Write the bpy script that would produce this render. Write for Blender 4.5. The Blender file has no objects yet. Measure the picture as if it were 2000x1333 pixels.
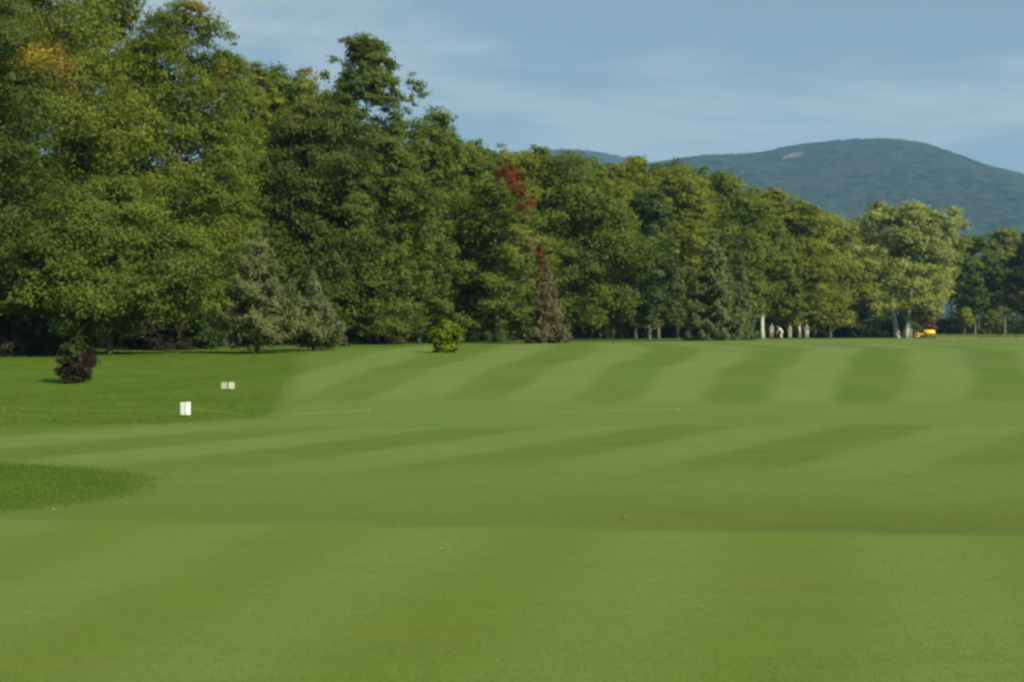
import bpy, bmesh, math, random
import numpy as np
from mathutils import Vector, Matrix

random.seed(4)
RNG = np.random.default_rng(11)
scene = bpy.context.scene
C = scene.collection

# ------------------------------------------------------------------ camera
F = 2747.0            # focal length in photograph pixels (2000 wide)
HOR = 640.0           # eye level in the photograph
EYE = 1.7
cam_d = bpy.data.cameras.new('camera')
cam_d.sensor_width = 36.0
cam_d.lens = 36.0 * F / 2000.0
cam_d.clip_start = 0.1
cam_d.clip_end = 20000.0
cam = bpy.data.objects.new('camera', cam_d)
C.objects.link(cam)
cam.location = (0, 0, EYE)
cam.rotation_euler = (math.radians(90) - math.atan((666.5 - HOR) / F), 0, 0)
scene.camera = cam

# ------------------------------------------------------------------ light, sky, exposure
SUN_EL = math.radians(33)
SUN_DIR = Vector((0.70, -0.71, 0)).normalized() * math.cos(SUN_EL) + Vector((0, 0, math.sin(SUN_EL)))
sun_d = bpy.data.lights.new('sun', 'SUN')
sun_d.energy = 3.5
sun_d.angle = math.radians(0.6)
sun_d.color = (1.0, 0.93, 0.78)
sun = bpy.data.objects.new('sun', sun_d)
C.objects.link(sun)
sun.location = (60, -60, 60)
sun.rotation_euler = SUN_DIR.to_track_quat('Z', 'Y').to_euler()

world = bpy.data.worlds.new('World')
scene.world = world
world.use_nodes = True
wn, wl = world.node_tree.nodes, world.node_tree.links
bg = wn['Background']
bg.inputs['Strength'].default_value = 0.042
sky = wn.new('ShaderNodeTexSky')
sky.sky_type = 'NISHITA'
sky.sun_disc = False
sky.sun_elevation = SUN_EL
sky.sun_rotation = math.atan2(SUN_DIR.x, SUN_DIR.y)
sky.altitude = 200
sky.air_density = 1.0
sky.dust_density = 0.5
sky.ozone_density = 1.0
# thin cirrus, laid out on a flat layer high above the whole place
tc = wn.new('ShaderNodeTexCoord')
sep = wn.new('ShaderNodeSeparateXYZ'); wl.new(tc.outputs['Generated'], sep.inputs[0])
zadd = wn.new('ShaderNodeMath'); zadd.operation = 'ADD'; zadd.inputs[1].default_value = 0.06
zmax = wn.new('ShaderNodeMath'); zmax.operation = 'MAXIMUM'; zmax.inputs[1].default_value = 0.03
wl.new(sep.outputs['Z'], zadd.inputs[0]); wl.new(zadd.outputs[0], zmax.inputs[0])
dx = wn.new('ShaderNodeMath'); dx.operation = 'DIVIDE'
dy = wn.new('ShaderNodeMath'); dy.operation = 'DIVIDE'
wl.new(sep.outputs['X'], dx.inputs[0]); wl.new(zmax.outputs[0], dx.inputs[1])
wl.new(sep.outputs['Y'], dy.inputs[0]); wl.new(zmax.outputs[0], dy.inputs[1])
comb = wn.new('ShaderNodeCombineXYZ')
wl.new(dx.outputs[0], comb.inputs[0]); wl.new(dy.outputs[0], comb.inputs[1])
mp = wn.new('ShaderNodeMapping')
mp.inputs['Location'].default_value = (3.1, 1.7, 0)
mp.inputs['Rotation'].default_value = (0, 0, math.radians(14))
mp.inputs['Scale'].default_value = (0.95, 0.85, 1)
wl.new(comb.outputs[0], mp.inputs['Vector'])
n1 = wn.new('ShaderNodeTexNoise')
n1.inputs['Scale'].default_value = 0.8
n1.inputs['Detail'].default_value = 8
n1.inputs['Roughness'].default_value = 0.62
n1.inputs['Distortion'].default_value = 0.5
wl.new(mp.outputs[0], n1.inputs['Vector'])
cr = wn.new('ShaderNodeValToRGB')
cr.color_ramp.elements[0].position = 0.44
cr.color_ramp.elements[0].color = (0.05, 0.05, 0.05, 1)
cr.color_ramp.elements[1].position = 0.62
cr.color_ramp.elements[1].color = (0.9, 0.9, 0.9, 1)
wl.new(n1.outputs['Fac'], cr.inputs[0])
mixc = wn.new('ShaderNodeMixRGB')
mixc.inputs['Color2'].default_value = (5.3, 6.3, 6.6, 1)
wl.new(cr.outputs[0], mixc.inputs['Fac'])
veil = wn.new('ShaderNodeMixRGB')          # thin even high cloud over the whole sky
veil.inputs['Fac'].default_value = 0.6
veil.inputs['Color2'].default_value = (2.9, 4.55, 5.2, 1)
wl.new(sky.outputs[0], veil.inputs['Color1'])
wl.new(veil.outputs[0], mixc.inputs['Color1'])
wl.new(mixc.outputs[0], bg.inputs['Color'])

vs = scene.view_settings
vs.view_transform = 'Standard'
vs.look = 'None'
vs.exposure = 1.16
vs.gamma = 1.0
vs.use_curve_mapping = False
cy = scene.cycles
cy.max_bounces = 8
cy.diffuse_bounces = 5
cy.glossy_bounces = 2
cy.transmission_bounces = 4
cy.transparent_max_bounces = 6
cy.volume_bounces = 0
cy.use_denoising = True
cy.filter_width = 2.8
cy.sample_clamp_indirect = 6.0

# ------------------------------------------------------------------ helpers
def tag(o, label=None, cat=None, group=None, kind=None):
    if label: o['label'] = label
    if cat: o['category'] = cat
    if group: o['group'] = group
    if kind: o['kind'] = kind
    return o

def link(name, mesh, mat=None, parent=None, loc=None):
    o = bpy.data.objects.new(name, mesh)
    C.objects.link(o)
    if mat is not None and mesh is not None:
        for m in (mat if isinstance(mat, (list, tuple)) else [mat]):
            mesh.materials.append(m)
    if parent is not None: o.parent = parent
    if loc is not None: o.location = loc
    return o

def empty(name, loc, rz=0.0):
    o = bpy.data.objects.new(name, None)
    o.empty_display_size = 0.3
    C.objects.link(o)
    o.location = loc
    o.rotation_euler = (0, 0, rz)
    return o

def mesh_np(name, v, faces_idx, nper, smooth=False):
    """v (N,3); faces_idx flat vertex index array; nper vertices per face"""
    me = bpy.data.meshes.new(name)
    nf = len(faces_idx) // nper
    me.vertices.add(len(v)); me.vertices.foreach_set('co', np.ascontiguousarray(v, dtype=np.float32).ravel())
    me.loops.add(len(faces_idx)); me.loops.foreach_set('vertex_index', np.ascontiguousarray(faces_idx, dtype=np.int32))
    me.polygons.add(nf)
    me.polygons.foreach_set('loop_start', np.arange(0, nf * nper, nper, dtype=np.int32))
    me.polygons.foreach_set('loop_total', np.full(nf, nper, dtype=np.int32))
    if smooth: me.polygons.foreach_set('use_smooth', np.ones(nf, dtype=bool))
    me.update(calc_edges=True)
    return me

def smooth01(a, b, x):
    t = np.clip((x - a) / (b - a), 0, 1)
    return t * t * (3 - 2 * t)

def bm_mesh(bm, name, smooth=False):
    me = bpy.data.meshes.new(name)
    if smooth:
        for f in bm.faces: f.smooth = True
    bm.to_mesh(me); bm.free()
    return me

def bm_box(bm, x0, x1, y0, y1, z0, z1, bevel=0.0):
    r = bmesh.ops.create_cube(bm, size=1.0)
    vs_ = r['verts']
    for v in vs_:
        v.co = Vector(((x0 + x1) / 2 + v.co.x * (x1 - x0), (y0 + y1) / 2 + v.co.y * (y1 - y0), (z0 + z1) / 2 + v.co.z * (z1 - z0)))
    if bevel > 0:
        es = list({e for v in vs_ for e in v.link_edges})
        bmesh.ops.bevel(bm, geom=es, offset=bevel, segments=2, affect='EDGES', profile=0.5)

def bm_tube(bm, pts, radii, n=8, cap=True):
    rings = []
    pts = [Vector(p) for p in pts]
    for i, p in enumerate(pts):
        d = (pts[min(i + 1, len(pts) - 1)] - pts[max(i - 1, 0)])
        d = d.normalized() if d.length > 1e-9 else Vector((0, 0, 1))
        a = d.cross(Vector((0, 1, 0)) if abs(d.y) < 0.9 else Vector((1, 0, 0))).normalized()
        b = d.cross(a)
        rings.append([bm.verts.new(p + (a * math.cos(t) + b * math.sin(t)) * radii[i]) for t in [2 * math.pi * k / n for k in range(n)]])
    for r0, r1 in zip(rings, rings[1:]):
        for k in range(n):
            bm.faces.new((r0[k], r0[(k + 1) % n], r1[(k + 1) % n], r1[k]))
    if cap:
        bm.faces.new(rings[0][::-1]); bm.faces.new(rings[-1])

# ------------------------------------------------------------------ materials
def new_mat(name):
    m = bpy.data.materials.new(name); m.use_nodes = True
    return m, m.node_tree.nodes, m.node_tree.links

def noise(nodes, links, vec, scale, detail=3, rough=0.55):
    n = nodes.new('ShaderNodeTexNoise')
    n.inputs['Scale'].default_value = scale
    n.inputs['Detail'].default_value = detail
    n.inputs['Roughness'].default_value = rough
    if vec is not None: links.new(vec, n.inputs['Vector'])
    return n.outputs['Fac']

def mixcol(nodes, links, fac, a, b, blend='MIX'):
    m = nodes.new('ShaderNodeMixRGB'); m.blend_type = blend
    if isinstance(fac, (int, float)): m.inputs['Fac'].default_value = fac
    else: links.new(fac, m.inputs['Fac'])
    for s, v in (('Color1', a), ('Color2', b)):
        if isinstance(v, tuple): m.inputs[s].default_value = (*v[:3], 1)
        else: links.new(v, m.inputs[s])
    return m.outputs[0]

def ramp(nodes, links, fac, p0, p1, c0=0.0, c1=1.0):
    m = nodes.new('ShaderNodeMapRange')
    m.inputs['From Min'].default_value = p0; m.inputs['From Max'].default_value = p1
    m.inputs['To Min'].default_value = c0; m.inputs['To Max'].default_value = c1
    links.new(fac, m.inputs['Value'])
    return m.outputs[0]

def attr(nodes, name):
    a = nodes.new('ShaderNodeAttribute'); a.attribute_name = name
    return a

def plain(name, col, rough=0.6, spec=0.4, metallic=0.0, nscale=8.0, var=0.18):
    m, n, l = new_mat(name)
    b = n['Principled BSDF']
    g = n.new('ShaderNodeTexCoord').outputs['Object']
    f = noise(n, l, g, nscale, 4)
    c = mixcol(n, l, f, tuple(x * (1 - var) for x in col), tuple(min(1, x * (1 + var)) for x in col))
    l.new(c, b.inputs['Base Color'])
    b.inputs['Roughness'].default_value = rough
    b.inputs['Specular IOR Level'].default_value = spec
    b.inputs['Metallic'].default_value = metallic
    return m

def leaf_material():
    m, n, l = new_mat('leaves')
    b = n['Principled BSDF']; out = n['Material Output']
    oi = n.new('ShaderNodeObjectInfo')
    var = attr(n, 'var').outputs['Fac']
    tint = attr(n, 'tint').outputs['Color']
    tfac = attr(n, 'tintfac').outputs['Fac']
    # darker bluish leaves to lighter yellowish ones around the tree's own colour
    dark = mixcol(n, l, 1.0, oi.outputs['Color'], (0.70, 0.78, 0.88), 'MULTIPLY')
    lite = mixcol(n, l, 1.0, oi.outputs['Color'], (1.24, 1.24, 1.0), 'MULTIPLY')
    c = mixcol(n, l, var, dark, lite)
    c = mixcol(n, l, tfac, c, tint)
    l.new(c, b.inputs['Base Color'])
    b.inputs['Roughness'].default_value = 0.55
    b.inputs['Specular IOR Level'].default_value = 0.12
    tr = n.new('ShaderNodeBsdfTranslucent')
    tcx = mixcol(n, l, 1.0, c, (1.15, 1.25, 0.6), 'MULTIPLY')
    l.new(tcx, tr.inputs['Color'])
    mx = n.new('ShaderNodeMixShader'); mx.inputs[0].default_value = 0.42
    l.new(b.outputs[0], mx.inputs[1]); l.new(tr.outputs[0], mx.inputs[2])
    l.new(mx.outputs[0], out.inputs['Surface'])
    return m

def bark_material(name, c0, c1):
    m, n, l = new_mat(name)
    b = n['Principled BSDF']
    tcn = n.new('ShaderNodeTexCoord')
    mpn = n.new('ShaderNodeMapping'); mpn.inputs['Scale'].default_value = (5, 5, 0.9)
    l.new(tcn.outputs['Object'], mpn.inputs['Vector'])
    f = noise(n, l, mpn.outputs[0], 2.2, 5, 0.65)
    c = mixcol(n, l, ramp(n, l, f, 0.32, 0.68), c0, c1)
    l.new(c, b.inputs['Base Color'])
    b.inputs['Roughness'].default_value = 0.9
    b.inputs['Specular IOR Level'].default_value = 0.15
    bp = n.new('ShaderNodeBump'); bp.inputs['Strength'].default_value = 0.6; bp.inputs['Distance'].default_value = 0.05
    l.new(f, bp.inputs['Height']); l.new(bp.outputs[0], b.inputs['Normal'])
    return m

LEAF = leaf_material()
BARK_DARK = bark_material('bark_brown', (0.045, 0.036, 0.028), (0.13, 0.11, 0.085))
BARK_PALE = bark_material('bark_pale', (0.11, 0.10, 0.08), (0.30, 0.28, 0.23))
BARK_WHITE = bark_material('bark_white', (0.26, 0.25, 0.21), (0.62, 0.60, 0.52))
BARK_GREY = bark_material('bark_grey', (0.08, 0.075, 0.065), (0.24, 0.22, 0.19))

# ------------------------------------------------------------------ terrain
_py = np.array([-400, 0, 11.5, 18, 22, 24.5, 29, 35.5, 45, 55, 75, 100, 150, 212, 300, 500, 1500, 3000, 12000], float)
_pz = np.array([0, 0, 0, -0.01, 0.02, 0.05, -0.02, 0.08, 0.36, 0.50, 0.61, 0.58, 0.50, 0.10, -0.30, -0.5, 0, 0, 0], float)
_fy = np.linspace(-400, 620, 5101)
_fz = np.interp(_fy, _py, _pz)
_k = np.exp(-0.5 * (np.arange(-40, 41) * 0.2 / 2.2) ** 2); _k /= _k.sum()
_fzs = np.convolve(np.pad(_fz, 40, mode='edge'), _k, mode='valid')
_ly = np.array([-400, 25, 42, 60, 72, 85, 100, 150, 212, 300, 620], float)
_lz = np.array([0, 0.0, 0.03, 0.52, 0.60, 0.62, 0.59, 0.5, 0.1, -0.3, -0.5], float)

def green_edge(X):
    return 11.85 - 0.115 * X

def ground_z(X, Y):
    X = np.asarray(X, float); Y = np.asarray(Y, float)
    Yc = np.clip(Y, -390, 610)
    p = np.interp(Yc, _fy, _fzs)
    lft = np.interp(Yc, _ly, _lz)
    w = smooth01(5.0, 12.0, -X) * smooth01(26, 34, Y)
    z = p * (1 - w) + lft * w
    e = Y - green_edge(X)
    side = 0.35 + 0.65 * smooth01(-2.0, 4.0, X)
    z = z - 0.055 * side * np.exp(-((e - 1.5) / 0.95) ** 2) * (np.abs(X) < 40)
    und = 0.035 * np.sin(X * 0.37 + 1.1 + Y * 0.05) * np.sin(Y * 0.21 + 0.4 + X * 0.06) * smooth01(14, 22, Y) * (1 - smooth01(120, 200, Y))
    return z + und

def gz(x, y):
    return float(ground_z(np.array([x]), np.array([y]))[0])

def at(px, d):
    """ground point seen in the photograph's column px at depth d"""
    x = (px - 1000.0) / F * d
    return Vector((x, d, gz(x, d)))

def ht(py, d):
    """height above datum of the photograph's row py at depth d"""
    return EYE + (HOR - py) / F * d

def vnoise(x, y, seed):
    """smooth value noise"""
    xi, yi = np.floor(x).astype(np.int64), np.floor(y).astype(np.int64)
    fx, fy = x - xi, y - yi
    fx, fy = fx * fx * (3 - 2 * fx), fy * fy * (3 - 2 * fy)
    def h(a, b):
        n = (a * 374761393 + b * 668265263 + seed * 1274126177) & 0xffffffff
        n = ((n ^ (n >> 13)) * 1274126177) & 0xffffffff
        return ((n ^ (n >> 16)) & 0xffff) / 65535.0
    return (h(xi, yi) * (1 - fx) + h(xi + 1, yi) * fx) * (1 - fy) + (h(xi, yi + 1) * (1 - fx) + h(xi + 1, yi + 1) * fx) * fy

def build_ground():
    ny1 = np.concatenate([-np.geomspace(300, 3, 22), np.linspace(-2, 3, 6)])
    ny2 = np.geomspace(3.6, 260, 340)
    ny3 = np.geomspace(270, 9000, 40)
    ys = np.concatenate([ny1, ny2, ny3])
    s = np.concatenate([-np.geomspace(6.0, 0.52, 26), np.linspace(-0.5, 0.5, 260), np.geomspace(0.52, 6.0, 26)])
    Y = np.repeat(ys, len(s)).reshape(len(ys), len(s))
    X = s[None, :] * (np.abs(Y) + 4.0)
    Z = ground_z(X, Y)
    v = np.stack([X, Y, Z], -1).reshape(-1, 3)
    nr, nc = Y.shape
    idx = np.arange(nr * nc).reshape(nr, nc)
    q = np.stack([idx[:-1, :-1], idx[:-1, 1:], idx[1:, 1:], idx[1:, :-1]], -1).reshape(-1)
    me = mesh_np('ground', v, q, 4, smooth=True)
    Xf, Yf = v[:, 0], v[:, 1]
    green = 1 - smooth01(-0.15, 0.25, Yf - green_edge(Xf))
    # rough: patch in the near left, the left margin, and everything beyond the mown ground
    patch = 1 - smooth01(0.90, 1.06, np.sqrt(((Xf + 7.2) / 3.25) ** 2 + ((Yf - 14.9) / 2.75) ** 2))
    by = [-400, 21.0, 22.6, 24.0, 26.5, 31, 36, 45, 55, 64, 74, 84, 5000]
    bx = [-60, -14, -8.8, -6.4, -4.6, -5.0, -5.8, -6.9, -8.3, -9.0, -8.2, -4.5, 60000]
    bxi = np.interp(Yf, by, bx)
    # far margin of the mown ground follows the line of trees
    far = np.interp(Xf, [-60, -8, 5, 20, 40, 70, 120, 1e5], [78, 84, 106, 132, 160, 196, 225, 230])
    left = 1 - smooth01(-0.6, 0.6, (Xf - np.where(Yf < 84, bxi, -1e6)))
    rough = np.maximum.reduce([patch, left, smooth01(-4, 2, Yf - far)])
    # mowing stripes, sheen of leaning blades put into the colour: 1 light, 0 dark
    def wave(u, sharp=3.0):
        return 0.5 - 0.5 * np.tanh(sharp * np.cos(2 * np.pi * u)) / np.tanh(sharp)
    wob = 0.55 * (vnoise(Xf / 7 + 3, Yf / 9, 21) - 0.5) + 0.22 * (vnoise(Xf / 1.8, Yf / 3, 22) - 0.5)
    fade = 0.25 + 0.55 * vnoise(Xf / 6 + 40, Yf / 6, 23) + 0.45 * vnoise(Xf / 1.7, Yf / 2.6, 24)
    Xo = Xf; Xf = Xf + wob
    un = (Xf - (0.6 + 0.56 * (Yf - 19.5))) / 3.35
    near = wave(un, 2.6)
    pf = 3.25 + 0.058 * (np.clip(Yf, 31, 72) - 36)
    cf = -3.9 + 0.05 * (np.clip(Yf, 31, 90) - 36)
    uf = (Xf - cf) / pf
    farw = wave(uf, 2.8)
    wn_ = smooth01(15.6, 18.2, Yf) * (1 - smooth01(23.3, 24.3, Yf))
    wf_ = smooth01(30.5, 33.0, Yf) * (1 - 0.75 * smooth01(70, 125, Yf))
    ug = (Xf - 0.19 * (Yf - 9.0) + 0.95) / 1.95
    gw = 1 - wave(ug, 1.2)
    Xf = Xo
    wn_ = wn_ * fade; wf_ = wf_ * np.clip(fade + 0.1, 0, 1.1)
    stripe = 0.62 + (near - 0.62) * wn_ + (farw - 0.62) * wf_
    stripe = stripe * (1 - green) + (0.45 + 0.42 * (gw - 0.5)) * green
    # coarser, browner collar of grass just past the putting green
    e = Yf - green_edge(Xf)
    fringe = smooth01(0.05, 0.25, e) * (1 - smooth01(1.6, 3.6, e)) * (0.25 + 0.5 * smooth01(-1.5, 3.0, Xf)) * (np.abs(Xf) < 30)
    # worn ground under the trees
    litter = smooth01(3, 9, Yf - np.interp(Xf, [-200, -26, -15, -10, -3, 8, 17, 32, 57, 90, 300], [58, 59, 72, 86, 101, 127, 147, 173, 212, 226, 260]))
    for nme, arr in (('green', green), ('rough', rough), ('stripe', stripe), ('fringe', fringe), ('litter', litter)):
        a = me.attributes.new(nme, 'FLOAT', 'POINT')
        a.data.foreach_set('value', arr.astype(np.float32))
    m, n, l = new_mat('turf')
    b = n['Principled BSDF']
    geo = n.new('ShaderNodeNewGeometry').outputs['Position']
    A = {k: attr(n, k).outputs['Fac'] for k in ('green', 'rough', 'stripe', 'fringe', 'litter')}
    big = noise(n, l, geo, 0.22, 3)
    mid = noise(n, l, geo, 1.6, 4)
    fine = noise(n, l, geo, 9.0, 4, 0.7)
    grain = noise(n, l, geo, 85.0, 4, 0.8)
    # stripe edges wander with the mower
    stv = n.new('ShaderNodeMath'); stv.operation = 'ADD'
    l.new(A['stripe'], stv.inputs[0]); l.new(ramp(n, l, mid, 0.25, 0.75, -0.18, 0.18), stv.inputs[1])
    c = mixcol(n, l, stv.outputs[0], (0.099, 0.152, 0.0165), (0.160, 0.216, 0.052))
    c = mixcol(n, l, ramp(n, l, big, 0.42, 0.72, 0, 0.55), c, (0.142, 0.176, 0.020))
    c = mixcol(n, l, ramp(n, l, noise(n, l, geo, 0.55, 4, 0.6), 0.55, 0.75, 0, 0.35), c, (0.100, 0.164, 0.018))
    gc = mixcol(n, l, A['stripe'], (0.130, 0.176, 0.0180), (0.177, 0.234, 0.054))
    gc = mixcol(n, l, ramp(n, l, big, 0.45, 0.7, 0, 0.4), gc, (0.140, 0.180, 0.018))
    c = mixcol(n, l, A['green'], c, gc)
    c = mixcol(n, l, A['fringe'], c, (0.112, 0.142, 0.018))
    rc = mixcol(n, l, ramp(n, l, mid, 0.35, 0.68), (0.074, 0.130, 0.009), (0.124, 0.172, 0.014))
    rc = mixcol(n, l, ramp(n, l, noise(n, l, geo, 0.35, 5, 0.65), 0.42, 0.60, 0, 0.8), rc, (0.062, 0.116, 0.009))
    c = mixcol(n, l, A['rough'], c, rc)
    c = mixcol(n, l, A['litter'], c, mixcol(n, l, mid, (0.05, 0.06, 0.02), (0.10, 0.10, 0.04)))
    # worn, drier patches drawn out along the mowing
    mpt = n.new('ShaderNodeMapping'); mpt.inputs['Scale'].default_value = (0.35, 1.0, 1.0); mpt.inputs['Rotation'].default_value = (0, 0, 0.25)
    l.new(geo, mpt.inputs['Vector'])
    dry = noise(n, l, mpt.outputs[0], 0.9, 5, 0.65)
    c = mixcol(n, l, ramp(n, l, dry, 0.50, 0.74, 0, 0.42), c, (0.154, 0.172, 0.026))
    c = mixcol(n, l, ramp(n, l, noise(n, l, mpt.outputs[0], 2.6, 5, 0.7), 0.36, 0.62, 0.38, 0), c, mixcol(n, l, 1.0, c, (0.74, 0.84, 0.80), 'MULTIPLY'))
    # blade-scale speckle
    c = mixcol(n, l, ramp(n, l, fine, 0.3, 0.7, 0.5, 0.0), c, mixcol(n, l, 1.0, c, (0.70, 0.76, 0.62), 'MULTIPLY'))
    c = mixcol(n, l, ramp(n, l, grain, 0.32, 0.66, 0.85, 0.0), c, mixcol(n, l, 1.0, c, (0.62, 0.70, 0.55), 'MULTIPLY'))
    l.new(c, b.inputs['Base Color'])
    b.inputs['Roughness'].default_value = 0.85
    b.inputs['Specular IOR Level'].default_value = 0.12
    b.inputs['Sheen Weight'].default_value = 0.0
    b.inputs['Sheen Roughness'].default_value = 0.6
    b.inputs['Sheen Tint'].default_value = (0.75, 0.9, 0.55, 1)
    bp = n.new('ShaderNodeBump'); bp.inputs['Strength'].default_value = 0.5; bp.inputs['Distance'].default_value = 0.02
    hsum = n.new('ShaderNodeMath'); hsum.operation = 'ADD'
    l.new(fine, hsum.inputs[0]); l.new(grain, hsum.inputs[1])
    l.new(hsum.outputs[0], bp.inputs['Height']); l.new(bp.outputs[0], b.inputs['Normal'])
    o = link('ground', me, m)
    tag(o, 'mown golf course turf with curved light and dark stripes', 'lawn', kind='structure')
    return o
build_ground()

# ------------------------------------------------------------------ wooded hills
def cell_bumps(x, y, size, seed):
    """rounded tree-crown bumps: 1 at a crown's middle, 0 between crowns"""
    gx, gy = x / size, y / size
    xi, yi = np.floor(gx).astype(np.int64), np.floor(gy).astype(np.int64)
    best = np.full(x.shape, 9.0)
    for i in (-1, 0, 1):
        for j in (-1, 0, 1):
            a, b = xi + i, yi + j
            n = (a * 374761393 + b * 668265263 + seed * 974711) & 0xffffffff
            n = ((n ^ (n >> 13)) * 1274126177) & 0xffffffff
            ox = ((n >> 4) & 0xfff) / 4095.0; oy = ((n >> 17) & 0xfff) / 4095.0
            best = np.minimum(best, (a + ox - gx) ** 2 + (b + oy - gy) ** 2)
    return np.sqrt(np.clip(1 - best * 1.2, 0, 1))

def hill_material(name, rock):
    m, n, l = new_mat(name)
    b = n['Principled BSDF']
    tcn = n.new('ShaderNodeTexCoord')
    f1 = noise(n, l, tcn.outputs['Object'], 0.006, 5, 0.65)
    f2 = noise(n, l, tcn.outputs['Object'], 0.035, 6, 0.75)
    c = mixcol(n, l, ramp(n, l, f2, 0.42, 0.58), (0.004, 0.015, 0.010), (0.032, 0.054, 0.027))
    c = mixcol(n, l, ramp(n, l, f1, 0.42, 0.62, 0, 0.8), c, (0.032, 0.040, 0.020))
    if rock:
        c = mixcol(n, l, attr(n, 'rock').outputs['Fac'], c, mixcol(n, l, f2, (0.09, 0.09, 0.065), (0.20, 0.18, 0.14)))
    l.new(c, b.inputs['Base Color'])
    b.inputs['Roughness'].default_value = 0.9
    b.inputs['Specular IOR Level'].default_value = 0.1
    return m

def build_hill(name, D, prof, label, seed, x_pad, nx, nyr, crown, rock=None, depth=1300.0):
    """prof: (px, py) of the skyline at depth D; the slope falls towards the camera and away behind"""
    px = np.array([p[0] for p in prof], float); py = np.array([p[1] for p in prof], float)
    xs_c = (px - 1000) / F * D; zs_c = EYE + (HOR - py) / F * D
    xs = np.linspace(xs_c[0] - x_pad, xs_c[-1] + x_pad, nx)
    crest = np.interp(xs, xs_c, zs_c, left=zs_c[0], right=zs_c[-1])
    k = np.ones(9) / 9; crest = np.convolve(np.pad(crest, 4, mode='edge'), k, mode='valid')
    t = np.concatenate([np.linspace(-1, 0, nyr), np.linspace(0, 0.7, nyr // 4)[1:]])
    X = np.repeat(xs[None, :], len(t), 0)
    T = np.repeat(t[:, None], nx, 1)
    Yd = D + T * depth + 120 * (vnoise(X / 500, T * 2, seed) - 0.5) * np.minimum(1, np.abs(T) * 4)
    fall = np.where(T < 0, (1 + T) ** 1.15 * (1 + 0.55 * -T), np.cos(T / 0.7 * np.pi / 2) ** 1.0)
    folds = 0.09 * (vnoise(X / 330 + T * 1.2, T * 3.5, seed + 1) - 0.5) * np.minimum(1, np.abs(T) * 5) * (T < 0)
    Z = crest[None, :] * np.clip(fall + folds, 0, 1.2)
    bump = cell_bumps(X, Yd, crown, seed + 3) * crown * 0.55 + vnoise(X / 25, Yd / 25, seed + 5) * 5
    Z = Z + bump - 5.5
    Z = np.where(Z < -8, -8, Z)
    v = np.stack([X, Yd, Z], -1).reshape(-1, 3)
    nr, nc = X.shape
    idx = np.arange(nr * nc).reshape(nr, nc)
    q = np.stack([idx[:-1, :-1], idx[:-1, 1:], idx[1:, 1:], idx[1:, :-1]], -1).reshape(-1)
    me = mesh_np(name, v, q, 4, smooth=True)
    if rock is not None:
        rr = np.zeros(len(v))
        upx = 1000 + v[:, 0] / v[:, 1] * F; upy = HOR - (v[:, 2] - EYE) / v[:, 1] * F
        for (cx, cy_, rx, ry, ang) in rock:
            a, bb = upx - cx, upy - cy_
            aa = a * math.cos(ang) + bb * math.sin(ang); bb = -a * math.sin(ang) + bb * math.cos(ang)
            w = np.sqrt((aa / rx) ** 2 + (bb / ry) ** 2) + 1.1 * (vnoise(v[:, 0] / 14, v[:, 2] / 9, seed + 9) - 0.5)
            rr = np.maximum(rr, 1 - smooth01(0.7, 1.05, w))
        rr *= (v[:, 1] < D)
        at_ = me.attributes.new('rock', 'FLOAT', 'POINT'); at_.data.foreach_set('value', rr.astype(np.float32))
    o = link(name, me, hill_material(name + '_cover', rock is not None))
    tag(o, label, 'hill', kind='structure')
    return o

HILL_D = 3000.0
build_hill('hill', HILL_D,
           [(900, 430), (1000, 400), (1100, 362), (1200, 335), (1290, 320), (1340, 312), (1400, 307), (1480, 302), (1515, 294), (1545, 288), (1600, 282), (1640, 278),
            (1700, 274), (1745, 275), (1790, 281), (1820, 291), (1850, 306), (1900, 324), (1950, 335), (2000, 350), (2100, 385), (2250, 430), (2450, 500)],
           'forested mountain with a pale rock face near its top', 5, 260, 520, 190, 15.0,
           rock=[(1552, 303, 15, 3.6, -0.15), (1532, 309, 7, 3.0, -0.4)])
build_hill('far_ridge', 4300.0,
           [(500, 380), (800, 340), (950, 316), (1050, 303), (1110, 296), (1160, 302), (1220, 313), (1300, 335), (1400, 360), (1600, 420)],
           'low blue wooded ridge left of the mountain', 8, 300, 300, 70, 22.0, depth=1200.0)

# ------------------------------------------------------------------ foliage
def unit(n):
    v = RNG.normal(size=(n, 3))
    return v / np.linalg.norm(v, axis=1, keepdims=True)

def leaf_mesh(name, pos, nrm, size, var, tint=None, tfac=None, aspect=0.62, along=None):
    """one pointed four-cornered leaf spray per row"""
    n = len(pos)
    nrm = nrm / (np.linalg.norm(nrm, axis=1, keepdims=True) + 1e-9)
    r = unit(n) if along is None else along
    a = r - nrm * np.sum(r * nrm, 1, keepdims=True)
    a /= (np.linalg.norm(a, axis=1, keepdims=True) + 1e-9)
    b = np.cross(nrm, a)
    s = size[:, None]
    v = np.empty((n, 3, 3))
    v[:, 0] = pos - a * s * 0.5 + b * s * 0.5 * aspect
    v[:, 1] = pos - a * s * 0.5 - b * s * 0.5 * aspect
    v[:, 2] = pos + a * s * 0.72 - nrm * s * 0.12
    me = mesh_np(name, v.reshape(-1, 3), np.arange(n * 3), 3)
    def fa(nm, typ, key, arr):
        at_ = me.attributes.new(nm, typ, 'FACE'); at_.data.foreach_set(key, np.ascontiguousarray(arr, dtype=np.float32).ravel())
    fa('var', 'FLOAT', 'value', np.clip(var, 0, 1))
    if tint is not None:
        fa('tintfac', 'FLOAT', 'value', tfac)
        col = np.concatenate([tint, np.ones((n, 1))], 1)
        fa('tint', 'FLOAT_COLOR', 'color', col)
    return me

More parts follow.
